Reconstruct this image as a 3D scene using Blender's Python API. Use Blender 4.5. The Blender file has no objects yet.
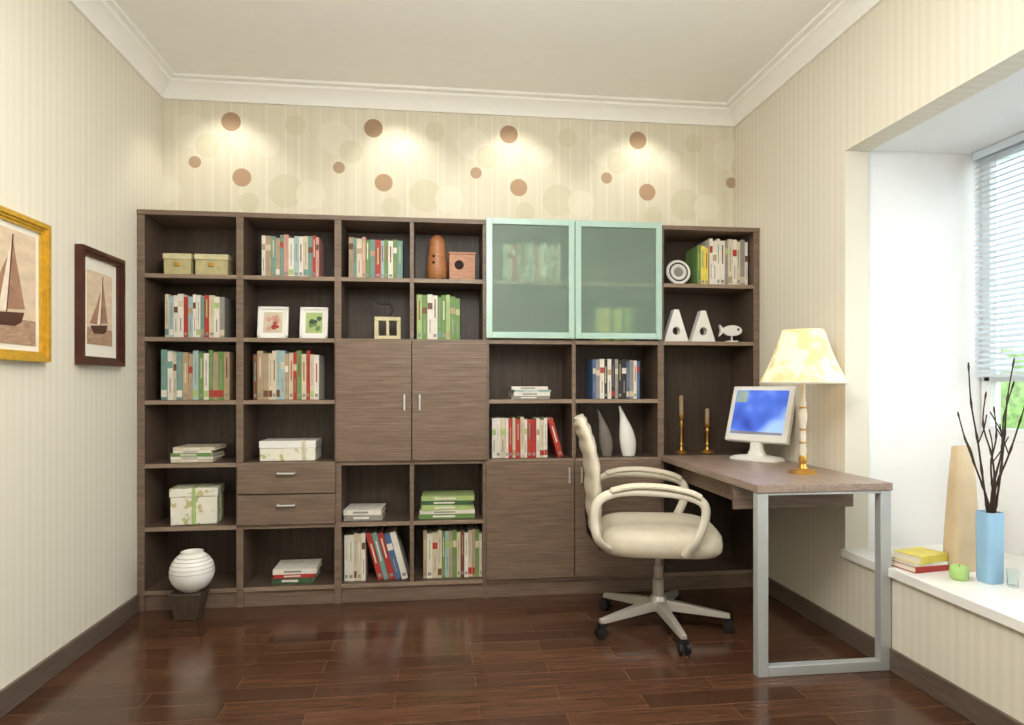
import bpy, math, random
from mathutils import Vector, Matrix
S=bpy.context.scene
S.view_settings.view_transform='Standard'
S.view_settings.look='None'
S.view_settings.exposure=0.10

def lin(v):
    v/=255.0
    return v/12.92 if v<=.04045 else ((v+.055)/1.055)**2.4
def C(rgb,k=1.0): return tuple(min(1,lin(c)*k) for c in rgb)+(1,)

# ---------------------------------------------------------------- materials
def newmat(name):
    m=bpy.data.materials.new(name); m.use_nodes=True
    nt=m.node_tree; b=nt.nodes['Principled BSDF']
    return m,nt,b
def coords(nt,scale=(1,1,1)):
    tc=nt.nodes.new('ShaderNodeTexCoord'); mp=nt.nodes.new('ShaderNodeMapping')
    mp.inputs['Scale'].default_value=scale
    nt.links.new(tc.outputs['Object'],mp.inputs['Vector']); return mp.outputs[0]
def noise(nt,vec,scale=5,detail=3,rough=.5):
    n=nt.nodes.new('ShaderNodeTexNoise'); n.inputs['Scale'].default_value=scale
    n.inputs['Detail'].default_value=detail; n.inputs['Roughness'].default_value=rough
    nt.links.new(vec,n.inputs['Vector']); return n.outputs[0]
def ramp(nt,fac,stops):
    r=nt.nodes.new('ShaderNodeValToRGB'); e=r.color_ramp.elements
    e[0].position=stops[0][0]; e[0].color=stops[0][1]
    e[1].position=stops[-1][0]; e[1].color=stops[-1][1]
    for p,c in stops[1:-1]:
        x=e.new(p); x.color=c
    nt.links.new(fac,r.inputs[0]); return r.outputs[0]
def mixc(nt,fac,a,b,mode='MIX'):
    m=nt.nodes.new('ShaderNodeMix'); m.data_type='RGBA'; m.blend_type=mode
    for val,s in ((fac,0),(a,6),(b,7)):
        if hasattr(val,'links'): nt.links.new(val,m.inputs[s])
        else: m.inputs[s].default_value=val
    return m.outputs[2]
def math_(nt,op,a,b=0.0,c=0.0):
    m=nt.nodes.new('ShaderNodeMath'); m.operation=op
    for i,v in enumerate((a,b,c)):
        if hasattr(v,'links'): nt.links.new(v,m.inputs[i])
        else: m.inputs[i].default_value=v
    return m.outputs[0]
def bump(nt,b,h,st=.2,dist=.002):
    n=nt.nodes.new('ShaderNodeBump'); n.inputs['Strength'].default_value=st; n.inputs['Distance'].default_value=dist
    nt.links.new(h,n.inputs['Height']); nt.links.new(n.outputs[0],b.inputs['Normal'])

def M(name,rgb,rough=.5,metal=0,var=.08,scale=12,stretch=(1,1,1),emit=0,trans=0,ior=1.45):
    m,nt,b=newmat(name)
    f=noise(nt,coords(nt,stretch),scale)
    col=ramp(nt,f,[(.3,C(rgb,1-var)),(.7,C(rgb,1+var))])
    nt.links.new(col,b.inputs['Base Color'])
    b.inputs['Roughness'].default_value=rough; b.inputs['Metallic'].default_value=metal
    b.inputs['Transmission Weight'].default_value=trans; b.inputs['IOR'].default_value=ior
    if emit:
        nt.links.new(col,b.inputs['Emission Color']); b.inputs['Emission Strength'].default_value=emit
    return m
def wood(name,dark,light,stretch,rough=.45,scale=6):
    m,nt,b=newmat(name)
    v=coords(nt,stretch)
    f=noise(nt,v,scale,6,.65)
    col=ramp(nt,f,[(.3,C(dark)),(.7,C(light))])
    nt.links.new(col,b.inputs['Base Color']); b.inputs['Roughness'].default_value=rough
    bump(nt,b,f,.12,.001)
    return m

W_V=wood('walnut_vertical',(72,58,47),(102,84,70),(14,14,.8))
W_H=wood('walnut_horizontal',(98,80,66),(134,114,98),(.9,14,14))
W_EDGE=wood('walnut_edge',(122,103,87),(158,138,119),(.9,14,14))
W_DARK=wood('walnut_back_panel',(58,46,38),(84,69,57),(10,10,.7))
W_DESK=wood('desk_laminate',(128,108,96),(166,146,132),(12,.8,12),.35)
BASEM=wood('baseboard_wood',(82,70,60),(112,96,84),(1.5,1.5,12))
def doormat():
    m,nt,b=newmat('grooved_door')
    v=coords(nt,(.9,14,14)); f=noise(nt,v,6,6,.65)
    col=ramp(nt,f,[(.3,C((108,90,75))),(.7,C((146,125,107)))])
    tc=coords(nt); sp=nt.nodes.new('ShaderNodeSeparateXYZ'); nt.links.new(tc,sp.inputs[0])
    w=math_(nt,'SINE',math_(nt,'MULTIPLY',sp.outputs[2],2*math.pi/.0125))
    w=math_(nt,'MULTIPLY_ADD',w,.5,.5)
    col=mixc(nt,w,mixc(nt,1.0,col,C((222,218,215)),'MULTIPLY'),col)
    nt.links.new(col,b.inputs['Base Color']); b.inputs['Roughness'].default_value=.45
    bump(nt,b,w,.2,.0015); return m
W_DOOR=doormat()

def floormat():
    m,nt,b=newmat('floor_planks')
    v=coords(nt)
    br=nt.nodes.new('ShaderNodeTexBrick'); nt.links.new(v,br.inputs['Vector'])
    br.offset=.5; br.offset_frequency=2
    br.inputs['Scale'].default_value=1; br.inputs['Brick Width'].default_value=.62; br.inputs['Row Height'].default_value=.112
    br.inputs['Mortar Size'].default_value=.002; br.inputs['Mortar Smooth'].default_value=.3
    br.inputs['Bias'].default_value=0
    br.inputs['Color1'].default_value=C((98,67,48)); br.inputs['Color2'].default_value=C((74,49,36)); br.inputs['Mortar'].default_value=C((112,82,62))
    g=noise(nt,coords(nt,(1.3,18,1)),4,5,.6)
    gc=ramp(nt,g,[(.3,C((196,188,182))),(.7,C((255,255,255)))])
    col=mixc(nt,1.0,br.outputs[0],gc,'MULTIPLY')
    nt.links.new(col,b.inputs['Base Color'])
    r=math_(nt,'MULTIPLY_ADD',g,.12,.13); nt.links.new(r,b.inputs['Roughness'])
    h=math_(nt,'SUBTRACT',1.0,br.outputs[1]); bump(nt,b,h,.3,.0015)
    return m
FLOOR=floormat()

def wallmat(name,axis):
    m,nt,b=newmat(name)
    v=coords(nt); sp=nt.nodes.new('ShaderNodeSeparateXYZ'); nt.links.new(v,sp.inputs[0])
    s=math_(nt,'SINE',math_(nt,'MULTIPLY',sp.outputs[axis],2*math.pi/.045))
    s=math_(nt,'MULTIPLY_ADD',s,.5,.5)
    st=[0,0,0]; st[axis]=30
    n=noise(nt,coords(nt,tuple(st)),1.3,4,.7)
    f=math_(nt,'ADD',math_(nt,'MULTIPLY',s,.25),math_(nt,'MULTIPLY',n,.75))
    col=ramp(nt,f,[(.25,C((217,210,192))),(.5,C((223,217,200))),(.75,C((228,223,208)))])
    nt.links.new(col,b.inputs['Base Color']); b.inputs['Roughness'].default_value=.75
    return m
WALL_S=wallmat('striped_wallpaper_side',1)
WALL_B=wallmat('striped_wallpaper_end',0)

def dotmat():
    m,nt,b=newmat('dotted_wallpaper')
    tc=nt.nodes.new('ShaderNodeTexCoord'); sp=nt.nodes.new('ShaderNodeSeparateXYZ'); nt.links.new(tc.outputs['Object'],sp.inputs[0])
    X,Z=sp.outputs[0],sp.outputs[2]; P=.807
    f=noise(nt,coords(nt,(25,0,0)),1.2,3)
    col=ramp(nt,f,[(.35,C((216,209,187))),(.65,C((223,217,198)))])
    def circ(dx,z,r,soft=.003):
        a=math_(nt,'WRAP',math_(nt,'ADD',X,1.169-dx),P/2,-P/2)
        d=math_(nt,'SQRT',math_(nt,'ADD',math_(nt,'MULTIPLY',a,a),math_(nt,'POWER',math_(nt,'ABSOLUTE',math_(nt,'SUBTRACT',Z,z)),2)))
        q=math_(nt,'DIVIDE',math_(nt,'SUBTRACT',r,d),soft)
        c=nt.nodes.new('ShaderNodeClamp'); nt.links.new(q,c.inputs[0]); return c.outputs[0]
    def line(dx,w):
        a=math_(nt,'ABSOLUTE',math_(nt,'WRAP',math_(nt,'ADD',X,1.169-dx),P/2,-P/2))
        return math_(nt,'LESS_THAN',a,w)
    for dx in (-.30,-.199,-.1,0,.06,.2,.306,.38):
        col=mixc(nt,math_(nt,'MULTIPLY',line(dx,.003),.6),col,C((240,235,218)))
    pale=C((204,199,170)); pale2=C((230,225,207))
    for dx,z,r,c in ((-.22,2.64,.10,pale2),(.306,2.315,.10,pale),(.20,2.58,.075,pale2),(-.36,2.30,.085,pale2),(.10,2.24,.06,pale),(-.13,2.56,.07,pale),(.36,2.70,.06,pale)):
        col=mixc(nt,math_(nt,'MULTIPLY',circ(dx,z,r),.55),col,c)
    for dx,z,r,c in ((0,2.705,.056,(162,134,106)),(-.199,2.464,.036,(178,152,124)),(.06,2.385,.054,(178,148,118))):
        col=mixc(nt,circ(dx,z,r),col,C(c))
    nt.links.new(col,b.inputs['Base Color']); b.inputs['Roughness'].default_value=.7
    return m
WALL_D=dotmat()
CEIL=M('ceiling_paint',(247,246,241),.9,var=.01)
TRIM=M('white_trim_paint',(246,245,240),.6,var=.01)
BAYW=M('bay_white_paint',(241,241,240),.7,var=.01)
SILL=M('sill_stone',(240,238,233),.25,var=.03,scale=6)
CREAM=M('cream_leather',(204,195,175),.55,var=.05,scale=25)
CREAM2=M('cream_plastic',(216,209,192),.4,var=.02)
STEEL=M('brushed_steel',(205,205,203),.35,.6,var=.04)
CHAIRM=M('cast_aluminium',(184,178,168),.35,.45,var=.04)
SILV=M('painted_silver',(184,188,188),.35,.3,var=.03)
BLACK=M('black_rubber',(28,26,26),.5)
BRASS=M('brass',(196,150,72),.3,.7,var=.08)
GOLD=M('gilded_frame',(212,168,58),.35,.3,var=.15,scale=40)
DKFR=M('mahogany_frame',(74,36,27),.3,var=.2,stretch=(1,8,1))
MATB=M('picture_mat',(232,226,212),.8,var=.02)
SKY=M('sepia_sky_print',(214,192,164),.7,var=.12,scale=9,stretch=(1,1,3))
SEPIA2=M('sepia_sea_print',(170,138,112),.7,var=.25,scale=30,stretch=(1,1,4))
SAIL=M('sail_print',(230,214,192),.7,var=.1,scale=20)
SAILB=M('sail_brown_print',(160,122,98),.7,var=.2,scale=20)
HULL=M('hull_print',(84,54,40),.7,var=.15)
AQUA=M('aqua_aluminium',(176,204,192),.35,.15,var=.03)
WHITE=M('white_ceramic',(236,234,228),.3,var=.02)
GREY=M('grey_ceramic',(120,112,104),.35,var=.1)
PAPER=M('book_pages',(228,220,202),.8,var=.05,scale=60)
OLIVE=M('khaki_box',(186,176,130),.6,var=.12,scale=30)
OLIVE2=M('khaki_box_lid',(208,198,158),.6,var=.08,scale=30)
PEAR=wood('pear_wood',(150,92,54),(190,130,82),(3,3,14),.4)
HOLE=M('dark_hole',(40,22,14),.8)
BLUEV=M('blue_vase_glaze',(150,190,220),.25,var=.08,scale=5)
TANV=M('tan_vase_glaze',(210,188,154),.45,var=.06)
TWIG=M('twig_bark',(62,46,38),.8,var=.3)
GREEN=M('green_candle_wax',(172,206,126),.4,var=.06)
GLASS=M('clear_glass',(240,248,248),.02,trans=1,var=0.0)
BEZ=M('monitor_plastic',(226,226,220),.35,var=.02)
SLAT=M('blind_slat',(208,218,226),.5,var=.02)
WINF=M('window_frame_pvc',(236,238,240),.35,var=.02)
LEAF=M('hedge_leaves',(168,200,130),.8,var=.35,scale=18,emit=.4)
LAWN=M('lawn_grass',(120,160,80),.9,var=.3,scale=14)
def frost():
    m,nt,b=newmat('frosted_green_glass')
    f=noise(nt,coords(nt),3); col=ramp(nt,f,[(.3,C((174,200,182))),(.7,C((186,212,194)))])
    nt.links.new(col,b.inputs['Base Color']); b.inputs['Roughness'].default_value=.3
    tr=nt.nodes.new('ShaderNodeBsdfTransparent'); tr.inputs[0].default_value=C((228,242,228))
    rf=nt.nodes.new('ShaderNodeBsdfRefraction'); rf.inputs['Color'].default_value=C((228,242,228)); rf.inputs['Roughness'].default_value=.22; rf.inputs['IOR'].default_value=1.12
    m1=nt.nodes.new('ShaderNodeMixShader'); m1.inputs[0].default_value=.5
    nt.links.new(tr.outputs[0],m1.inputs[1]); nt.links.new(rf.outputs[0],m1.inputs[2])
    m2=nt.nodes.new('ShaderNodeMixShader'); m2.inputs[0].default_value=.36
    nt.links.new(m1.outputs[0],m2.inputs[1]); nt.links.new(b.outputs[0],m2.inputs[2])
    nt.links.new(m2.outputs[0],nt.nodes['Material Output'].inputs['Surface'])
    return m
FROST=frost()
def shade():
    m,nt,b=newmat('lampshade_fabric')
    f=noise(nt,coords(nt,(1,1,1.2)),16,3); col=ramp(nt,f,[(.42,C((228,196,142))),(.5,C((238,218,172))),(.56,C((243,229,192)))])
    nt.links.new(col,b.inputs['Base Color']); b.inputs['Roughness'].default_value=.8
    nt.links.new(col,b.inputs['Emission Color']); b.inputs['Emission Strength'].default_value=.22
    return m
SHADE=shade()
def screen():
    m,nt,b=newmat('desktop_screen')
    f=noise(nt,coords(nt,(1,1,1)),4,2); col=ramp(nt,f,[(.35,C((40,60,160))),(.5,C((70,104,206))),(.65,C((150,184,240)))])
    nt.links.new(col,b.inputs['Base Color']); b.inputs['Roughness'].default_value=.15
    nt.links.new(col,b.inputs['Emission Color']); b.inputs['Emission Strength'].default_value=.5
    return m
SCREEN=screen()
def flowerbox():
    m,nt,b=newmat('floral_box_paper')
    f=noise(nt,coords(nt),22,2); col=ramp(nt,f,[(.38,C((196,186,132))),(.43,C((232,228,212))),(1,C((238,236,226)))])
    nt.links.new(col,b.inputs['Base Color']); b.inputs['Roughness'].default_value=.6; return m
FLORAL=flowerbox()
cols={'w':(224,218,206),'c':(208,196,170),'t':(176,152,122),'r':(174,56,48),'g':(108,142,80),'lg':(168,190,122),'b':(80,106,144),'lb':(160,184,184),
 'tq':(112,150,140),'k':(52,48,48),'gy':(146,142,134),'y':(222,204,90),'br':(112,74,52),'pk':(208,158,146),'dg':(68,96,68)}
BM={k:M('book_cover_'+k,v,.5,var=.08,scale=20) for k,v in cols.items()}

# ---------------------------------------------------------------- mesh builder
class MB:
    def __init__(s,T=None): s.v=[];s.f=[];s.m=[];s.mats=[];s.T=T
    def mi(s,mat):
        if mat not in s.mats: s.mats.append(mat)
        return s.mats.index(mat)
    def add(s,vs,fs,mat,T=None):
        o=len(s.v); k=s.mi(mat)
        for p in vs:
            p=Vector(p)
            if T is not None: p=T@p
            if s.T is not None: p=s.T@p
            s.v.append(p)
        for f in fs: s.f.append([o+i for i in f]); s.m.append(k)
    def box(s,x0,x1,y0,y1,z0,z1,mat,T=None):
        s.add([(x0,y0,z0),(x1,y0,z0),(x1,y1,z0),(x0,y1,z0),(x0,y0,z1),(x1,y0,z1),(x1,y1,z1),(x0,y1,z1)],
              [(0,3,2,1),(4,5,6,7),(0,1,5,4),(1,2,6,5),(2,3,7,6),(3,0,4,7)],mat,T)
    def loft(s,rings,mat,cap=True,T=None):
        n=len(rings[0]); vs=[p for r in rings for p in r]; fs=[]
        for i in range(len(rings)-1):
            for j in range(n):
                k=(j+1)%n; fs.append((i*n+j,i*n+k,(i+1)*n+k,(i+1)*n+j))
        if cap:
            fs.append(tuple(range(n-1,-1,-1))); fs.append(tuple((len(rings)-1)*n+j for j in range(n)))
        s.add(vs,fs,mat,T)
    def lathe(s,prof,cx,cy,mat,n=32,cap=True,T=None):
        rings=[[(cx+r*math.cos(2*math.pi*j/n),cy+r*math.sin(2*math.pi*j/n),z) for j in range(n)] for r,z in prof]
        s.loft(rings,mat,cap,T)
    def tube(s,path,rad,mat,n=10,T=None,sx=1.0):
        path=[Vector(p) for p in path]; rings=[]
        up=None
        for i,p in enumerate(path):
            a=path[max(i-1,0)]; b=path[min(i+1,len(path)-1)]; t=(b-a).normalized()
            if up is None:
                up=Vector((0,0,1)) if abs(t.z)<.9 else Vector((0,1,0))
            u=(up-t*up.dot(t)).normalized(); up=u; w=t.cross(u)
            r=rad[i] if isinstance(rad,(list,tuple)) else rad
            rings.append([tuple(p+u*r*math.cos(2*math.pi*j/n)+w*r*sx*math.sin(2*math.pi*j/n)) for j in range(n)])
        s.loft(rings,mat,True,T)
    def prism(s,poly,y0,y1,mat,T=None):
        n=len(poly); vs=[(x,y0,z) for x,z in poly]+[(x,y1,z) for x,z in poly]
        fs=[tuple(range(n)),tuple(range(2*n-1,n-1,-1))]+[(i,i+n,(i+1)%n+n,(i+1)%n) for i in range(n)]
        s.add(vs,fs,mat,T)
    def obj(s,name,parent=None,bevel=0,smooth=True,origin=None):
        xs=[p.x for p in s.v];ys=[p.y for p in s.v];zs=[p.z for p in s.v]
        o=Vector(origin) if origin is not None else Vector(((min(xs)+max(xs))/2,(min(ys)+max(ys))/2,min(zs)))
        me=bpy.data.meshes.new(name); me.from_pydata([tuple(p-o) for p in s.v],[],s.f)
        for m in s.mats: me.materials.append(m)
        me.polygons.foreach_set('material_index',s.m); me.update()
        import bmesh
        bm=bmesh.new(); bm.from_mesh(me); bmesh.ops.recalc_face_normals(bm,faces=bm.faces); bm.to_mesh(me); bm.free()
        if smooth:
            me.polygons.foreach_set('use_smooth',[True]*len(me.polygons)); me.set_sharp_from_angle(angle=.65)
        ob=bpy.data.objects.new(name,me); S.collection.objects.link(ob)
        if parent: ob.parent=parent; ob.location=o-parent.location
        else: ob.location=o
        if bevel:
            b=ob.modifiers.new('bevel','BEVEL'); b.width=bevel; b.segments=2; b.limit_method='ANGLE'; b.angle_limit=.7
        return ob
def empty(name,loc):
    e=bpy.data.objects.new(name,None); S.collection.objects.link(e); e.location=loc; e.empty_display_size=.1; return e
def bez(pts,n=8):
    P=[Vector(p) for p in pts]; out=[]
    for i in range(len(P)-1):
        a=P[max(i-1,0)];b=P[i];c=P[i+1];d=P[min(i+2,len(P)-1)]
        for k in range(n):
            t=k/n; out.append(.5*((2*b)+(c-a)*t+(2*a-5*b+4*c-d)*t*t+(3*b-a-3*c+d)*t**3))
    out.append(P[-1]); return out

# ---------------------------------------------------------------- room
XL,XR,YB,YF,ZC=-1.547,1.887,3.90,-.90,2.92
m=MB(); m.box(XL-.12,XR+.1,YF-.1,YB+.12,-.1,0,FLOOR); m.obj('floor',smooth=False)
m=MB(); m.box(XL-.12,XR+.12,YF-.1,YB+.12,ZC,ZC+.1,CEIL); m.obj('ceiling',smooth=False)
m=MB(); m.box(XL-.12,XR+.1,YB,YB+.12,0,ZC,WALL_D); m.obj('wall_back',smooth=False,origin=(0,YB,0))
m=MB(); m.box(XL-.12,XL,YF,YB,0,ZC,WALL_S); m.obj('wall_left',smooth=False,origin=(XL,0,0))
m=MB(); m.box(XL-.12,XR+.1,YF-.1,YF,0,ZC,WALL_B); m.obj('wall_front',smooth=False)
W0,W1,SZ,TZ=.35,2.793,.427,2.27
m=MB()
m.box(XR,XR+.115,YF,W0,0,ZC,WALL_S); m.box(XR,XR+.115,W1,YB,0,ZC,WALL_S)
m.box(XR,XR+.115,W0,W1,0,SZ-.035,WALL_S); m.box(XR,XR+.115,W0,W1,TZ,ZC,WALL_S)
m.obj('wall_right',smooth=False,origin=(XR,0,0))
BX=2.573
m=MB()
m.box(XR+.115,BX+.1,W1+.02,W1+.12,0,TZ+.15,BAYW)
m.box(XR+.115,BX+.1,W0-.12,W0-.02,0,TZ+.15,BAYW)
m.box(XR+.115,BX+.1,W0-.02,W1+.02,TZ+.015,TZ+.15,BAYW)
m.box(BX,BX+.1,W0-.02,W1+.02,0,.93,BAYW)
m.obj('wall_bay',smooth=False)
m=MB(); m.box(XR-.02,XR+.1149,W0,W1,SZ-.035,SZ,SILL); m.box(XR+.115,BX,W0-.02,W1+.02,SZ-.035,SZ,SILL); m.obj('trim_window_seat',smooth=False)
m=MB(); m.box(XL,XL+.015,YF,3.585,0,.093,BASEM); m.obj('baseboard_left',bevel=.003)
m=MB(); m.box(XR-.015,XR,YF,3.585,0,.093,BASEM); m.obj('baseboard_right',bevel=.003)
def crownprof(): return [(0,-.105),(.016,-.105),(.02,-.085),(.05,-.045),(.078,-.03),(.082,-.018),(.11,-.014),(.11,0),(0,0)]
m=MB(); pr=crownprof(); n=len(pr)
L=[(XL,YF),(XL,YB),(XR,YB),(XR,YF)]
def ring(k):
    x,y=L[k]
    sx={0:1,1:1,2:-1,3:-1}[k]; sy={0:0,1:-1,2:-1,3:0}[k]
    return [(x+sx*a,y+sy*a,ZC+b) for a,b in pr]
m.loft([ring(i) for i in range(4)],TRIM); m.obj('trim_crown_moulding')
m=MB()
wx=BX+.02
for (a,b,c,d) in ((W0,W1+.015,.93,.985),(W0,W1+.015,TZ-.04,TZ+.015)): m.box(wx,wx+.06,a,b,c,d,WINF)
yy=[W0,W0+.6,W0+1.2,W0+1.83,W1-.035]
for a in yy: m.box(wx,wx+.06,a,a+.05,.985,TZ-.04,WINF)
m.box(wx,wx+.06,W0,W1,1.2,1.235,WINF)
w=m.obj('window_1',bevel=.004)
m=MB(); m.box(wx+.028,wx+.034,W0+.02,W1-.02,.96,TZ-.03,GLASS); g=m.obj('pane',parent=w)
m=MB()
z=1.25
while z<TZ-.03:
    T=Matrix.Translation((BX-.03,0,z))@Matrix.Rotation(math.radians(-35),4,'Y')
    m.box(-.0125,.0125,W0+.03,W1-.01,-.0008,.0008,SLAT,T); z+=.026
m.box(BX-.045,BX-.015,W0+.03,W1-.01,TZ-.025,TZ+.012,SLAT); m.box(BX-.043,BX-.017,W0+.03,W1-.01,1.222,1.238,SLAT)
for y in (W0+.3,W0+1.2,W0+2.1,W1-.12): m.box(BX-.031,BX-.029,y,y+.003,1.23,TZ,SLAT)
m.obj('venetian_blind',smooth=False)
random.seed(3)
m=MB()
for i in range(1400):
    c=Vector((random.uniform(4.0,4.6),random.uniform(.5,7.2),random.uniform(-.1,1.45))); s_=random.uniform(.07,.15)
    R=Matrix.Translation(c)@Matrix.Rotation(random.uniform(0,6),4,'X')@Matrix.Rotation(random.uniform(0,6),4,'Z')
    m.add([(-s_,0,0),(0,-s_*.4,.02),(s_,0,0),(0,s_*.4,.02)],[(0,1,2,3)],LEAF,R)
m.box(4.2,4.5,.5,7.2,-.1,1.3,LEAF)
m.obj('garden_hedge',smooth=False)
m=MB(); m.box(2.8,9,-3,9,-.2,-.1,LAWN); m.obj('garden_ground')

# ---------------------------------------------------------------- bookcase
BY=3.588; BK=3.875
V=[-1.545,-1.031,-.522,.281,1.288,1.885]
Z=[.105,.438,.771,1.104,1.437,1.770,2.103]
case=empty('bookcase',(.17,3.74,0))
m=MB(); t=.018
def vert(x,z0,z1,w=.018,y0=BY): 
    m.box(x-w,x+w,y0+.002,BK,z0,z1,W_V); m.box(x-w,x+w,y0,y0+.002,z0,z1,W_H)
def shelf(a,b,z,th=.022,y0=BY+.004):
    m.box(a,b,y0,BK,z-th,z-.0005,W_V); m.box(a,b,y0-.003,y0,z-th,z,W_EDGE)
for i,x in enumerate(V):
    x0={0:V[0]+.018,5:V[5]-.018}.get(i,x); vert(x0,0,2.103)
vert(-.126,.105,.771,.011); vert(-.126,1.437,2.08,.011); vert(.779,.105,2.08,.011)
m.box(V[0],V[5],BY-.004,BK,2.078,2.103,W_H)
m.box(V[0],V[5],BY+.012,BY+.03,0,.085,W_H)
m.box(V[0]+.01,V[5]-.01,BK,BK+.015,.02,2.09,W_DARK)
for k in range(5):
    a,b=V[k]+.018,V[k+1]-.018
    if k==0:a=V[0]+.036
    if k==4:b=V[5]-.036
    for j in range(6):
        if k==4 and j in (1,3): continue
        shelf(a,b,Z[j])
m.obj('carcass',parent=case,bevel=.0015,smooth=False)
def panel(name,x0,x1,z0,z1,mat,y0=BY-.022,y1=BY-.004):
    q=MB(); q.box(x0+.002,x1-.002,y0,y1,z0+.002,z1-.002,mat); return q.obj(name,parent=case,bevel=.002)
def vhandle(x,z0,z1):
    q=MB(); q.tube([(x,BY-.022,z0),(x,BY-.045,z0),(x,BY-.045,z1),(x,BY-.022,z1)],.0055,STEEL,8); q.obj('handle',parent=case)
panel('cabinet_door',-.532,-.126,.771,1.437,W_DOOR); panel('cabinet_door',-.126,.285,.771,1.437,W_DOOR)
vhandle(-.165,1.05,1.13); vhandle(-.083,1.05,1.13)
panel('cabinet_door',.281,.779,.105,.765,W_DOOR); panel('cabinet_door',.779,1.283,.105,.765,W_DOOR)
vhandle(.745,.64,.72); vhandle(.815,.64,.72)
panel('drawer_front',-1.04,-.532,.44,.602,W_H); panel('drawer_front',-1.04,-.532,.604,.771,W_H)
for z in (.545,.715):
    q=MB(); q.tube([(-.83,BY-.022,z),(-.83,BY-.045,z),(-.74,BY-.045,z),(-.74,BY-.022,z)],.0055,STEEL,8); q.obj('handle',parent=case)
for a,b in ((.281,.778),(.782,1.285)):
    q=MB(); y0,y1=BY-.028,BY-.006; z0,z1=1.445,2.11; fw=.034
    q.box(a,a+fw,y0,y1,z0,z1,AQUA);q.box(b-fw,b,y0,y1,z0,z1,AQUA);q.box(a+fw,b-fw,y0,y1,z0,z0+fw,AQUA);q.box(a+fw,b-fw,y0,y1,z1-fw,z1,AQUA)
    q.obj('glass_door_frame',parent=case,bevel=.002)
    q=MB(); q.add([(a+fw-.002,y0+.01,z0+fw-.002),(b-fw+.002,y0+.01,z0+fw-.002),(b-fw+.002,y0+.01,z1-fw+.002),(a+fw-.002,y0+.01,z1-fw+.002)],[(0,1,2,3)],FROST); q.obj('glass_door_pane',parent=case)

# ---------------------------------------------------------------- books
def book(m,x,w,y,dep,z,h,cov,rng,T=None,band=None):
    c=.0022
    m.box(x,x+w,y,y+c*1.5,z,z+h,cov,T); m.box(x,x+c,y+c*1.5,y+dep,z,z+h,cov,T); m.box(x+w-c,x+w,y+c*1.5,y+dep,z,z+h,cov,T)
    m.box(x+c,x+w-c,y+c*1.5,y+dep-.004,z+.003,z+h-.003,PAPER,T)
    if band:
        k=rng.random()
        if k<.45:
            a=rng.uniform(.35,.5); m.box(x+w*.38,x+w*.62,y-.0008,y,z+h*a,z+h*(a+.42),band,T)
            m.box(x+w*.2,x+w*.8,y-.0008,y,z+h*.06,z+h*.13,BM['gy'],T)
        elif k<.75:
            a=rng.uniform(.55,.72); m.box(x+.001,x+w-.001,y-.0008,y,z+h*a,z+h*(a+.14),band,T)
            m.box(x+w*.4,x+w*.6,y-.0008,y,z+h*.15,z+h*.45,BM['gy'],T)
        else:
            m.box(x+.001,x+w-.001,y-.0006,y,z+h*.06,z+h*.2,band,T); m.box(x+w*.42,x+w*.58,y-.0008,y,z+h*.3,z+h*.85,BM['gy'],T)
def books(x0,x1,z,h,pal,seed,y0=3.635,dep=.18,lean=0,ang=12,bw=(.016,.030),lc=None):
    r=random.Random(seed); m=MB(); x=x0; pal=pal.split()
    xe=x1-(lean*.035+h*math.sin(math.radians(ang)) if lean else 0)
    while x<xe-.014:
        w=min(r.uniform(*bw),xe-x); hh=h*r.uniform(.9,1); c=r.choice(pal); bd=r.choice([k for k in ('w','c','r','tq','lg','t','br') if k!=c])
        book(m,x,w,y0+r.uniform(0,.012),dep,z+.001,hh,BM[c],r,band=BM[bd]); x+=w+.0008
    if lean:
        x+=h*math.sin(math.radians(ang))*.97
        for i in range(lean):
            w=r.uniform(.026,.034); T=Matrix.Translation((x,0,z+.001))@Matrix.Rotation(math.radians(-ang),4,'Y')
            book(m,0,w,y0,dep,0,h*r.uniform(.93,1),BM[lc[i]],r,T,BM['w']); x+=w/math.cos(math.radians(ang))+.002
    m.obj('row_of_books',smooth=False)
def stack(x0,x1,z,hs,pal,y0=3.63,dep=.2,seed=0,name='stack_of_books'):
    r=random.Random(seed); m=MB(); zz=z+.001
    for i,(hh,c) in enumerate(zip(hs,pal.split())):
        j=r.uniform(-.012,.012); k=r.uniform(0,.02); a=x0+abs(j)+.004*i; b=x1-k; q=.002
        cov=BM[c]; T=Matrix.Translation(((a+b)/2,y0+dep/2,0))@Matrix.Rotation(r.uniform(-.07,.07),4,'Z'); L_=(b-a)/2
        m.box(-L_,L_,-dep/2,-dep/2+.003,zz,zz+hh,cov,T); m.box(-L_,L_,-dep/2+.003,dep/2,zz,zz+q,cov,T); m.box(-L_,L_,-dep/2+.003,dep/2,zz+hh-q,zz+hh,cov,T)
        m.box(-L_+.004,L_-.004,-dep/2+.003,dep/2-.003,zz+q,zz+hh-q,PAPER,T)
        m.box(-L_*.5,L_*.3,-dep/2-.0006,-dep/2,zz+hh*.3,zz+hh*.7,BM['w' if c!='w' else 'gy'],T); zz+=hh+.0005
    m.obj(name,smooth=False)
mix='w c w tq lb w pk r t lb gy c t'
books(-1.426,-1.125,Z[4],.235,'w c gy lb t w r tq w lb t',1)
books(-1.446,-1.09,Z[3],.27,'tq w r t w lb c g t br w lb',2)
books(-.932,-.621,Z[5],.235,mix+' tq',3)
books(-.975,-.626,Z[3],.27,'t g w tq r c br w lb w c',4)
books(-.471,-.165,Z[5],.235,mix+' g r',5)
books(-.10,.146,Z[4],.255,'g lg g lg w g',6)
books(-.495,-.135,Z[0],.275,'w c r t w',7,lean=5,ang=15,lc=['r','tq','r','b','w'])
books(-.065,.262,Z[0],.27,'w c t lb w pk g c br',8)
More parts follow.
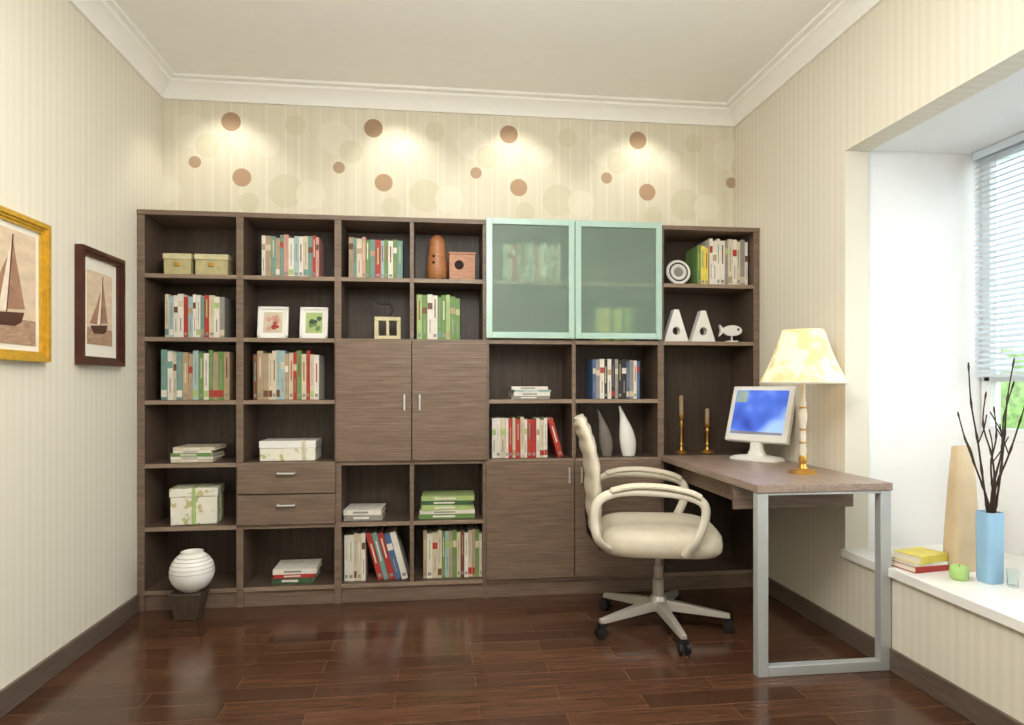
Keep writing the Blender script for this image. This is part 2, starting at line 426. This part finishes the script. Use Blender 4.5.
books(.38,.71,Z[5],.23,mix+' tq g r',9)
books(.92,1.16,Z[4],.20,'lg g lg y',10)
books(.32,.735,Z[2],.235,'w lb w r r w c w gy',11,lean=1,ang=16,lc=['r'])
books(.90,1.18,Z[3],.235,'gy k gy w gy b w k',18)
books(1.53,1.60,Z[5],.24,'lg y g',14,bw=(.02,.025))
books(1.604,1.84,Z[5],.285,'w w c w gy w',13)
stack(-1.406,-1.17,Z[2],(.016,.014,.018,.013,.018),'c w g w c',seed=1)
stack(-.885,-.637,Z[0],(.03,.02,.028),'dg r w',seed=2)
stack(-.50,-.275,Z[1],(.03,.028),'gy w',seed=3)
stack(-.095,.225,Z[1],(.026,.02,.03,.022,.025),'g w lg dg lg',seed=4)
stack(.42,.66,Z[3],(.018,.02,.014,.018),'gy w lb w',seed=5)

for a,b in ((-1.44,-1.295),(-1.28,-1.105)):
    m=MB(); m.box(a+.004,b-.004,3.644,3.79,Z[5]+.001,Z[5]+.088,OLIVE); m.box(a,b,3.64,3.794,Z[5]+.088,Z[5]+.118,OLIVE2)
    m.box((a+b)/2-.015,(a+b)/2+.015,3.636,3.64,Z[5]+.05,Z[5]+.07,BRASS); m.obj('storage_box',bevel=.003)
m=MB(); T=Matrix.Translation((-1.29,3.72,0))@Matrix.Rotation(.12,4,'Z')
m.box(-.115,.115,-.085,.085,Z[1]+.001,Z[1]+.15,FLORAL,T); m.box(-.12,.12,-.09,.09,Z[1]+.15,Z[1]+.195,FLORAL,T); m.box(-.121,.121,-.010,.010,Z[1]+.001,Z[1]+.197,BM['lg'],T)
m.box(-.010,.010,-.0915,.0915,Z[1]+.001,Z[1]+.197,BM['lg'],T); m.obj('gift_box',bevel=.003)
m=MB(); m.box(-.943,-.65,3.64,3.83,Z[2]+.001,Z[2]+.07,FLORAL); m.box(-.946,-.647,3.637,3.833,Z[2]+.07,Z[2]+.11,WHITE); m.box(-.72,-.70,3.636,3.834,Z[2]+.001,Z[2]+.111,BM['c']); m.obj('storage_box',bevel=.003)
# round vase on a dark tapered block
cx,cy=-1.232,3.475
m=MB()
m.loft([[(cx+sx*a-.015,cy+sy*a*.9,z) for sx,sy in ((-1,-1),(1,-1),(1,1),(-1,1))] for a,z in ((.055,0),(.078,.125),(.078,.135))],W_DARK); m.obj('dark_block',bevel=.003)
m=MB(); pr=[(.042,.136)]; R_=.106
zc=.136+R_*.93
for i in range(41):
    a=math.radians(-66)+math.radians(66+60)*i/40; pr.append((R_*math.cos(a),zc+R_*math.sin(a)))
top=pr[-1]; pr+=[(top[0]+.001,top[1]+.010),(top[0]-.006,top[1]+.011),(top[0]-.010,top[1]),(top[0]-.006,top[1]-.05)]
m.lathe(pr,cx,cy,WHITE,44)
for k in range(5):
    a=math.radians(2+11*k); r=R_*math.cos(a)+.0003; zz=zc+R_*math.sin(a)
    m.lathe([(r-.001,zz-.0014),(r+.0006,zz-.0006),(r+.0002,zz+.0006),(r-.0015,zz+.0014)],cx,cy,GREY,44,cap=False)
m.obj('round_vase')
for a,b,c in ((-.96,-.80,'r'),(-.737,-.588,'g')):
    m=MB(); T=Matrix.Translation(((a+b)/2,3.66,Z[4]+.004))@Matrix.Rotation(math.radians(-8),4,'X'); w=(b-a)/2; h=.175
    m.box(-w,w,0,.012,0,h,WHITE,T); m.box(-w+.03,w-.03,-.001,0,.03,h-.03,BM['c' if c=='r' else 'lg'],T)
    r=random.Random(len(c)+ord(c))
    for i in range(9):
        x=r.uniform(-.03,.03); z=r.uniform(.05,.12); s_=r.uniform(.008,.016)
        m.prism([(x+s_*math.cos(k*math.pi/4),z+s_*math.sin(k*math.pi/4)) for k in range(8)],-.002,-.001,BM[('r' if i%3==0 else 'pk') if c=='r' else ('g' if i%2 else 'dg')],T)
    for sx in (-1,1):
        m.box(-w,w,-.006,0,0 if sx<0 else h-.014,.014 if sx<0 else h,WHITE,T); m.box(sx*w-.007-.007*sx,sx*w+.007-.007*sx,-.006,0,0,h,WHITE,T)
    m.box((a+b)/2-.01,(a+b)/2+.01,3.68,3.73,Z[4]+.001,Z[4]+.01,WHITE); m.obj('photo_frame')
m=MB(); a,b=-.335,-.19; z=Z[4]+.001; q=.022
m.box(a,b,3.66,3.72,z,z+q,OLIVE2);m.box(a,b,3.66,3.72,z+.105,z+.105+q,OLIVE2)
for x in (a,b-q,(a+b)/2-.008): m.box(x,x+(q if x!=(a+b)/2-.008 else .016),3.66,3.72,z+q,z+.105,OLIVE2)
m.tube(bez([((a+b)/2,3.69,z+.127),((a+b)/2+.025,3.69,z+.16),((a+b)/2+.01,3.69,z+.20),((a+b)/2-.05,3.69,z+.205),((a+b)/2-.10,3.69,z+.245)]),.006,BLACK,8)
m.obj('square_lantern',bevel=.003)
m=MB(); cx,cy=.012,3.70; z=Z[5]+.001
m.lathe([(.04,z),(.055,z+.02),(.06,z+.08),(.052,z+.16),(.045,z+.20),(.048,z+.215),(.04,z+.24),(.02,z+.262),(.005,z+.267)],cx,cy,PEAR,32)
for zz in (.10,.135): m.lathe([(.008,0),(.008,.004)],0,0,HOLE,12,T=Matrix.Translation((cx-.02,cy-.054,z+zz))@Matrix.Rotation(math.pi/2,4,'X'))
m.obj('wooden_vase')
m=MB(); m.box(.08,.225,3.65,3.76,z,z+.15,PEAR); m.box(.076,.229,3.646,3.764,z+.15,z+.162,PEAR)
m.lathe([(.026,0),(.026,.003)],0,0,HOLE,24,T=Matrix.Translation((.135,3.65,z+.09))@Matrix.Rotation(math.pi/2,4,'X'))
m.obj('wooden_box',bevel=.004)
def horn(cx,cy,h,w,mat,flip=1):
    m=MB(); rings=[]; z0=Z[2]+.001
    for i in range(21):
        u=i/20; r=w*(.55+.9*math.sin(math.pi*min(1,u*.9+.1))**1.2)*(1-u*.75); x=cx-flip*.055*u**2+flip*.01; 
        rings.append([(x+r*math.cos(a)*.85,cy+r*math.sin(a)*.6,z0+h*u) for a in [2*math.pi*k/20 for k in range(20)]])
    m.loft(rings,mat); m.obj('curved_vase')
horn(1.115,3.68,.29,.054,WHITE); horn(.99,3.70,.27,.045,GREY)
m=MB(); T=Matrix.Translation((1.435,3.70,Z[5]+.085))@Matrix.Rotation(math.radians(82),4,'X')
m.lathe([(.072,-.008),(.075,0),(.071,.008),(.060,.008),(.054,.0),(.050,.0),(.046,.008),(.036,.008),(.030,.0),(.0,.0)],0,0,WHITE,40,T=T)
m.lathe([(.028,.001),(.028,.004)],0,0,BM['gy'],24,T=T)
m.lathe([(.059,.0045),(.056,.0055),(.050,.0045)],0,0,BM['k'],40,T=T,cap=False)
m.box(1.41,1.46,3.67,3.74,Z[5]+.001,Z[5]+.014,WHITE)
m.obj('decorative_plate')
for cx,w,h in ((1.405,.15,.19),(1.570,.15,.185)):
    m=MB(); z=Z[4]+.001
    tri=[(-w/2,0),(w/2,0),(.014,h),(-.014,h)]
    per=[]
    for i in range(4):
        p,q=Vector(tri[i]),Vector(tri[(i+1)%4])
        for k in range(7): per.append(p.lerp(q,k/7))
    cz=h*.34; ins=[Vector((.024*math.cos(math.atan2(p.y-cz,p.x)),cz+.024*math.sin(math.atan2(p.y-cz,p.x)))) for p in per]
    N=len(per); vs=[];fs=[]
    for y in (3.65,3.70):
        vs+=[(cx+p.x,y,z+p.y) for p in per]+[(cx+p.x,y,z+p.y) for p in ins]
    for i in range(N):
        j=(i+1)%N
        fs+=[(i,j,N+j,N+i),(2*N+i,3*N+i,3*N+j,2*N+j),(i,2*N+i,2*N+j,j),(N+i,N+j,3*N+j,3*N+i)]
    m.add(vs,fs,WHITE); m.obj('triangle_sculpture')
m=MB(); cx,z=1.755,Z[4]+.001
body=[(cx+.06*math.cos(a),z+.07+.032*math.sin(a)) for a in [math.radians(d) for d in range(-160,161,16)]]
fish=body+[(cx-.078,z+.105),(cx-.07,z+.07),(cx-.08,z+.035)]
m.prism(fish,3.66,3.685,WHITE); m.lathe([(.008,0),(.008,.002)],0,0,BM['k'],12,T=Matrix.Translation((cx+.035,3.66,z+.077))@Matrix.Rotation(math.pi/2,4,'X'))
m.box(cx-.004,cx+.004,3.668,3.677,z+.01,z+.045,WHITE); m.box(cx-.03,cx+.03,3.65,3.695,z,z+.01,WHITE); m.obj('fish_sculpture',bevel=.003)
def cstick(x,y,h):
    m=MB(); z=Z[2]+.001; k=h/.25
    m.lathe([(.036,z),(.036,z+.008),(.016,z+.018),(.009,z+.04),(.014,z+.05),(.008,z+.065),(.008,z+.11*k),(.015,z+.125*k),(.008,z+.14*k),(.020,z+.16*k),(.020,z+.168*k)],x,y,BRASS,24)
    m.lathe([(.013,z+.168*k),(.0125,z+h-.004),(.004,z+h)],x,y,BM['t'],16); m.obj('candlestick')
cstick(1.485,3.78,.35); cstick(1.65,3.78,.27)

# ---------------------------------------------------------------- desk
desk=empty('desk',(1.585,3.04,0))
X0,X1,Y0,Y1=1.292,1.884,2.475,3.583
m=MB(); m.box(X0,X1,Y0,Y1,.748,.780,W_DESK); m.obj('top',parent=desk,bevel=.002)
m=MB(); m.box(X0+.01,X1-.02,2.70,2.718,.64,.748,W_H); m.box(X0+.07,X0+.088,2.718,Y1-.02,.655,.748,W_V); m.box(X1-.04,X1-.022,2.718,Y1-.02,.655,.748,W_H)
m.box(X0+.088,X1-.04,2.718,Y1-.02,.655,.667,W_V); m.box(X0+.056,X0+.07,2.76,3.42,.658,.734,W_H)
m.obj('drawer_box',parent=desk,bevel=.002)
m=MB(); q=.046
m.box(X0+.004,X0+.004+q,Y0+.005,Y0+.045,.0,.747,SILV); m.box(X1-q-.004,X1-.004,Y0+.005,Y0+.045,0.0,.747,SILV)
m.box(X0+.004+q,X1-q-.004,Y0+.005,Y0+.045,0,.042,SILV); m.box(X0+.004+q,X1-q-.004,Y0+.005,Y0+.045,.736,.747,SILV)
m.obj('leg_frame',parent=desk,bevel=.003)
DZ=.781
# table lamp
lx,ly,z=1.682,2.80,DZ
lamp=empty('table_lamp',(lx,ly,z))
m=MB(); m.lathe([(.062,z),(.062,z+.008),(.05,z+.016),(.02,z+.022),(.014,z+.04)],lx,ly,BRASS,32)
m.lathe([(.014,z+.04),(.019,z+.06),(.013,z+.08)],lx,ly,BRASS,24); m.obj('base',parent=lamp)
m=MB(); m.lathe([(.010,z+.07),(.017,z+.10),(.010,z+.14),(.015,z+.17),(.011,z+.2),(.017,z+.24),(.020,z+.27),(.012,z+.30),(.016,z+.32),(.010,z+.34),(.009,z+.44)],lx,ly,CREAM2,24)
for zz in (.14,.2,.3): m.lathe([(.0135,z+zz-.004),(.016,z+zz),(.0135,z+zz+.004)],lx,ly,BRASS,24)
m.obj('stem',parent=lamp)
m=MB(); sh=[(.188,1.194),(.162,1.245),(.137,1.30),(.113,1.365),(.090,1.438)]
m.lathe(sh+[(r-.003,zz) for r,zz in reversed(sh)],lx,ly,SHADE,48,cap=False)
m.lathe([(.189,1.192),(.190,1.198),(.187,1.2)],lx,ly,CREAM2,48,cap=False)
m.tube([(lx-.095,ly,1.41),(lx,ly,1.41),(lx+.095,ly,1.41)],.002,BRASS,6)
m.obj('shade',parent=lamp)
m=MB(); m.lathe([(.012,1.21),(.03,1.25),(.033,1.28),(.02,1.31),(.004,1.32)],lx,ly,WHITE,20); m.obj('bulb',parent=lamp)

# monitor
mx,my=1.735,3.32
mon=empty('computer_monitor',(mx,my,DZ))
R=Matrix.Translation((mx,my,DZ-.775))@Matrix.Rotation(math.radians(-56),4,'Z')
def se(a,b,n=3.2,N=36): return [(a*math.copysign(abs(math.cos(t))**(2/n),math.cos(t)),b*math.copysign(abs(math.sin(t))**(2/n),math.sin(t))) for t in [2*math.pi*k/N for k in range(N)]]
m=MB(R)
m.loft([[(x,y-.01,zz) for x,y in se(a,b)] for a,b,zz in ((.14,.09,.775),(.14,.09,.784),(.12,.072,.794),(.05,.035,.802),(.035,.028,.83),(.032,.024,.88))],BEZ); m.obj('stand',parent=mon)
T=Matrix.Translation((0,-.02,.868))@Matrix.Rotation(math.radians(-19),4,'X')
m=MB(R@T); m.box(-.178,.178,-.022,.015,0,.315,BEZ); m.box(-.14,.14,.015,.04,.05,.25,BEZ); m.obj('housing',parent=mon,bevel=.007)
m=MB(R@T); m.box(-.150,.150,-.0235,-.0222,.04,.29,SCREEN)
m.box(-.146,-.08,-.0242,-.0236,.22,.285,BM['lb']); m.box(-.146,.146,-.0242,-.0236,.042,.054,BM['gy'])
m.obj('screen',parent=mon)

# ---------------------------------------------------------------- office chair
ccx,ccy=1.085,3.06
CT=Matrix.Translation((ccx,ccy,0))@Matrix.Rotation(math.radians(-13),4,'Z')
ch=empty('office_chair',(ccx,ccy,0))
def rr(a,b,n,cx=0,cy=0,N=48): return [(cx+x,cy+y) for x,y in se(a,b,n,N)]
m=MB(CT)
m.loft([[(x,y,zz) for x,y in rr(a,b,4.5,-.005)] for a,b,zz in ((.22,.21,.395),(.265,.25,.402),(.282,.265,.42),(.286,.27,.45),(.282,.265,.482),(.264,.248,.507),(.225,.21,.521),(.12,.11,.528),(.02,.02,.529))],CREAM)
m.obj('seat',parent=ch)
m=MB(CT); rings=[]
sp=bez([(-.285,0,.43),(-.312,0,.53),(-.320,0,.66),(-.328,0,.80),(-.352,0,.92),(-.375,0,.99),(-.39,0,1.03)],8)
Ns=len(sp)
for i,p in enumerate(sp):
    u=i/(Ns-1); a=sp[max(i-1,0)]; b=sp[min(i+1,Ns-1)]; tt=(b-a).normalized(); nn=Vector((tt.z,0,-tt.x))
    e=min(1,math.sin(math.pi*min(max(u*.96+.02,0),1))**.28)
    w=(.210+.03*math.sin(math.pi*u))*(.4+.6*e); th=(.037+.004*math.cos(i*2*math.pi/6))*(.25+.75*e)
    rings.append([tuple(p+Vector((0,y,0))+nn*(x+.020*(y/.25)**2)) for x,y in se(th,w,2.6,40)])
m.loft(rings,CREAM); m.obj('backrest',parent=ch)
for sgn in (-1,1):
    m=MB(CT); y=sgn*.295
    path=bez([(-.25,sgn*.22,.43),(-.30,y,.49),(-.315,y,.58),(-.295,y,.665),(-.20,y,.706),(-.02,y,.708),(.12,y,.685),(.17,y,.645),(.165,y,.57),(.13,y,.49),(.09,sgn*.26,.42)],6)
    m.tube(path,.016,CREAM2,12,sx=1.4)
    pad=bez([(-.25,y,.706),(-.15,y,.730),(-.02,y,.730),(.10,y,.708),(.155,y,.682)],5)
    m.tube(pad,[.006]+[.016]*(len(pad)-2)+[.006],CREAM,14,sx=1.8)
    m.obj('armrest',parent=ch)
m=MB(CT); m.box(-.12,.12,-.09,.09,.36,.395,BLACK); m.tube([(-.1,0,.38),(-.28,0,.385),(-.335,0,.46),(-.345,0,.6)],.016,BLACK,8,sx=1.8)
m.tube([(.02,-.08,.37),(.02,-.26,.362)],.006,BLACK,8); m.obj('mechanism',parent=ch,bevel=.004)
m=MB(CT); m.lathe([(.028,.13),(.028,.24),(.022,.245),(.022,.30),(.015,.305),(.015,.365)],0,0,CHAIRM,24); m.obj('gas_lift',parent=ch)
m=MB(Matrix.Translation((ccx,ccy,0))); m.lathe([(.04,.085),(.046,.095),(.046,.14),(.031,.16)],0,0,CHAIRM,24)
m2=MB(Matrix.Translation((ccx,ccy,0)))
for k in range(5):
    a=math.radians(-90+72*k); T=Matrix.Rotation(a,4,'Z')
    rg=[]
    for x,w,z0,z1 in ((.03,.026,.09,.14),(.15,.023,.082,.122),(.30,.018,.07,.096),(.335,.015,.068,.09)):
        rg.append([(x,-w,z0),(x,w,z0),(x,w*.7,z1),(x,-w*.7,z1)])
    m.loft(rg,CHAIRM,T=T)
    for s_ in (-1,1):
        m2.lathe([(.012,-.009),(.025,-.007),(.027,0),(.025,.007),(.012,.009)],0,0,BLACK,20,T=T@Matrix.Translation((.33,s_*.016,.028))@Matrix.Rotation(math.pi/2,4,'X'))
    m2.box(.305,.350,-.006,.006,.025,.066,BLACK,T); m2.box(.305,.345,-.018,.018,.052,.066,BLACK,T)
m.obj('star_base',parent=ch,bevel=.003); m2.obj('casters',parent=ch)

# ---------------------------------------------------------------- pictures on the left wall
def picture(yc,zc,w,h,fm,name):
    x=XL+.002; m=MB()
    def fr(y0,y1,z0,z1,a,b,mat): m.box(a,b,y0,y1,z0,z1,mat)
    ya,yb,za,zb=yc-w/2,yc+w/2,zc-h/2,zc+h/2
    for (o,ww,dp) in ((0,.018,.034),(.018,.010,.026),(.028,.010,.02)):
        a0,a1,b0,b1=ya+o,yb-o,za+o,zb-o
        fr(a0,a0+ww,b0,b1,x,x+dp,fm);fr(a1-ww,a1,b0,b1,x,x+dp,fm);fr(a0+ww,a1-ww,b0,b0+ww,x,x+dp,fm);fr(a0+ww,a1-ww,b1-ww,b1,x,x+dp,fm)
    o=.038; m.box(x,x+.008,ya+o,yb-o,za+o,zb-o,MATB)
    ox=.044+(.036 if fm is DKFR else .016); oz=.044+(.050 if fm is DKFR else .016)
    m.box(x+.008,x+.0095,ya+ox,yb-ox,za+oz,zb-oz,SKY)
    W_,H_=(yb-ya-2*ox)/2,(zb-za-2*oz)/2; X_=x+.0095
    def poly(pts,mat,lift):
        vs=[(X_+lift,yc+u*W_,zc+v*H_) for u,v in pts]+[(X_,yc+u*W_,zc+v*H_) for u,v in pts]; n=len(pts)
        m.add(vs,[tuple(range(n)),tuple(range(2*n-1,n-1,-1))]+[(i,i+n,(i+1)%n+n,(i+1)%n) for i in range(n)],mat)
    poly([(-1,-.55),(1,-.55),(1,-1),(-1,-1)],SEPIA2,.0006)
    poly([(-.75,-.50),(.6,-.42),(.5,-.60),(.3,-.68),(-.5,-.70)],HULL,.0012)
    poly([(.05,-.40),(.22,.85),(.32,.5),(.62,-.36)],SAILB,.0010)
    poly([(.02,-.42),(.17,.75),(-.05,.3),(-.28,-.44)],SAIL,.0012)
    poly([(-.25,-.44),(.05,.5),(-.25,.1),(-.80,-.44)],SAILB,.0014)
    poly([(.0,-.45),(.03,-.45),(.24,.92),(.21,.92)],HULL,.0018)
    m.obj(name,smooth=False)
picture(3.19,1.535,.385,.52,DKFR,'framed_sailboat_picture')
picture(2.53,1.545,.47,.54,GOLD,'framed_sailboat_picture')

# ---------------------------------------------------------------- window-seat objects
z=SZ+.001
m=MB(); bx,by=2.12,2.255
m.loft([[(x+bx,y+by,zz) for x,y in se(a,a,4,40)] for a,zz in ((.033,z),(.036,z+.01),(.038,z+.265),(.035,z+.27),(.032,z+.262),(.032,z+.2))],BLUEV); m.obj('blue_vase')
m=MB(); r=random.Random(5)
tips=[(1.98,2.20,1.27),(2.05,2.33,1.08),(2.10,2.25,1.16),(2.17,2.2,1.20),(2.22,2.25,1.29),(2.18,2.3,1.1),(2.26,2.22,1.18)]
for i,tp in enumerate(tips):
    b0=Vector((bx+r.uniform(-.012,.012),by+r.uniform(-.012,.012),z+.225)); t=Vector(tp)
    pts=[b0]+[b0.lerp(t,u)+Vector((r.uniform(-.012,.012),r.uniform(-.012,.012),0)) for u in (.25,.5,.75)]+[t]
    pp=bez(pts,6); m.tube(pp,[.0045*(1-.55*j/len(pp))+(.0018 if j%5==3 else 0) for j in range(len(pp))],TWIG,7)
    q=pp[len(pp)//2]; e=q+Vector((r.uniform(-.05,.05),r.uniform(-.03,.03),.11)); m.tube(bez([q,q.lerp(e,.5)+Vector((.006,0,0)),e],4),.0024,TWIG,6)
m.obj('dry_branches')
m=MB(); m.loft([[(x+2.157,y+2.43,zz) for x,y in se(a,a*.75,4,40)] for a,zz in ((.062,z),(.064,z+.01),(.058,z+.15),(.046,z+.35),(.034,z+.50),(.030,z+.505),(.028,z+.49))],TANV); m.obj('tall_tapered_vase')
m=MB(); m.lathe([(.026,z),(.031,z+.006),(.034,z+.028),(.031,z+.048),(.027,z+.052),(.022,z+.050),(.018,z+.047)],2.03,2.30,GREEN,28); m.tube([(2.03,2.30,z+.045),(2.031,2.30,z+.058)],.0012,BLACK,6); m.obj('green_candle')
m=MB(); m.lathe([(.017,z),(.019,z+.03),(.021,z+.065),(.019,z+.065),(.017,z+.03),(.015,z+.006)],2.15,2.185,GLASS,24); m.obj('glass_cup')
m=MB(); zz=z
for hh,c,a,dx in ((.024,'r',.15,0),(.012,'w',.1,0),(.03,'y',.28,.006)):
    T=Matrix.Translation((1.99+dx,2.46,0))@Matrix.Rotation(a,4,'Z'); a_,b_=.082,.06; q=.002
    m.box(-a_,a_,-b_,-b_+.003,zz,zz+hh,BM[c],T); m.box(-a_,a_,-b_+.003,b_,zz,zz+q,BM[c],T); m.box(-a_,a_,-b_+.003,b_,zz+hh-q,zz+hh,BM[c],T); m.box(-a_+.004,a_-.004,-b_+.003,b_-.003,zz+q,zz+hh-q,PAPER,T); zz+=hh+.0005
m.obj('stack_of_books',smooth=False)

# ---------------------------------------------------------------- lights
def light(name,kind,loc,rot,energy,color=(1,1,1),**kw):
    l=bpy.data.lights.new(name,kind); l.energy=energy; l.color=color
    for k,v in kw.items(): setattr(l,k,v)
    o=bpy.data.objects.new(name,l); S.collection.objects.link(o); o.location=loc; o.rotation_euler=[math.radians(a) for a in rot]; return o
for i,x in enumerate((-1.175,-.22,.46,1.262)):
    light('downlight_beam','SPOT',(x,3.67,2.90),(6,0,0),10.5,(1,.95,.83),spot_size=math.radians(100),spot_blend=.6,shadow_soft_size=.05)
light('overhead_fill_light','AREA',(.1,1.3,2.86),(0,0,0),38,(1,.985,.945),shape='RECTANGLE',size=1.8,size_y=2.2)  # soft overhead fill added to light the room, not a ceiling fixture
light('ceiling_fill_light','POINT',(.15,1.3,2.2),(0,0,0),69,(1,.98,.935),shadow_soft_size=.3)  # added point fill that brightens the ceiling, no pendant hangs here
light('window_daylight','AREA',(2.85,1.4,1.75),(0,90,0),95,(.98,.99,1),shape='RECTANGLE',size=1.5,size_y=2.1)
light('table_lamp_light','POINT',(lx,ly,1.27),(0,0,0),2.2,(1,.82,.6),shadow_soft_size=.04)
w=bpy.data.worlds.new('World'); S.world=w; w.use_nodes=True
bg=w.node_tree.nodes['Background']; bg.inputs[0].default_value=(.88,.94,1,1); bg.inputs[1].default_value=1.5

# ---------------------------------------------------------------- camera
cam=bpy.data.cameras.new('camera'); cam.sensor_width=36; cam.lens=36*647/1024; cam.shift_y=22.5/1024; cam.clip_start=.02
co=bpy.data.objects.new('camera',cam); S.collection.objects.link(co); co.location=(0,0,1.185); co.rotation_euler=(math.pi/2,0,-math.atan(77/647))
S.camera=co
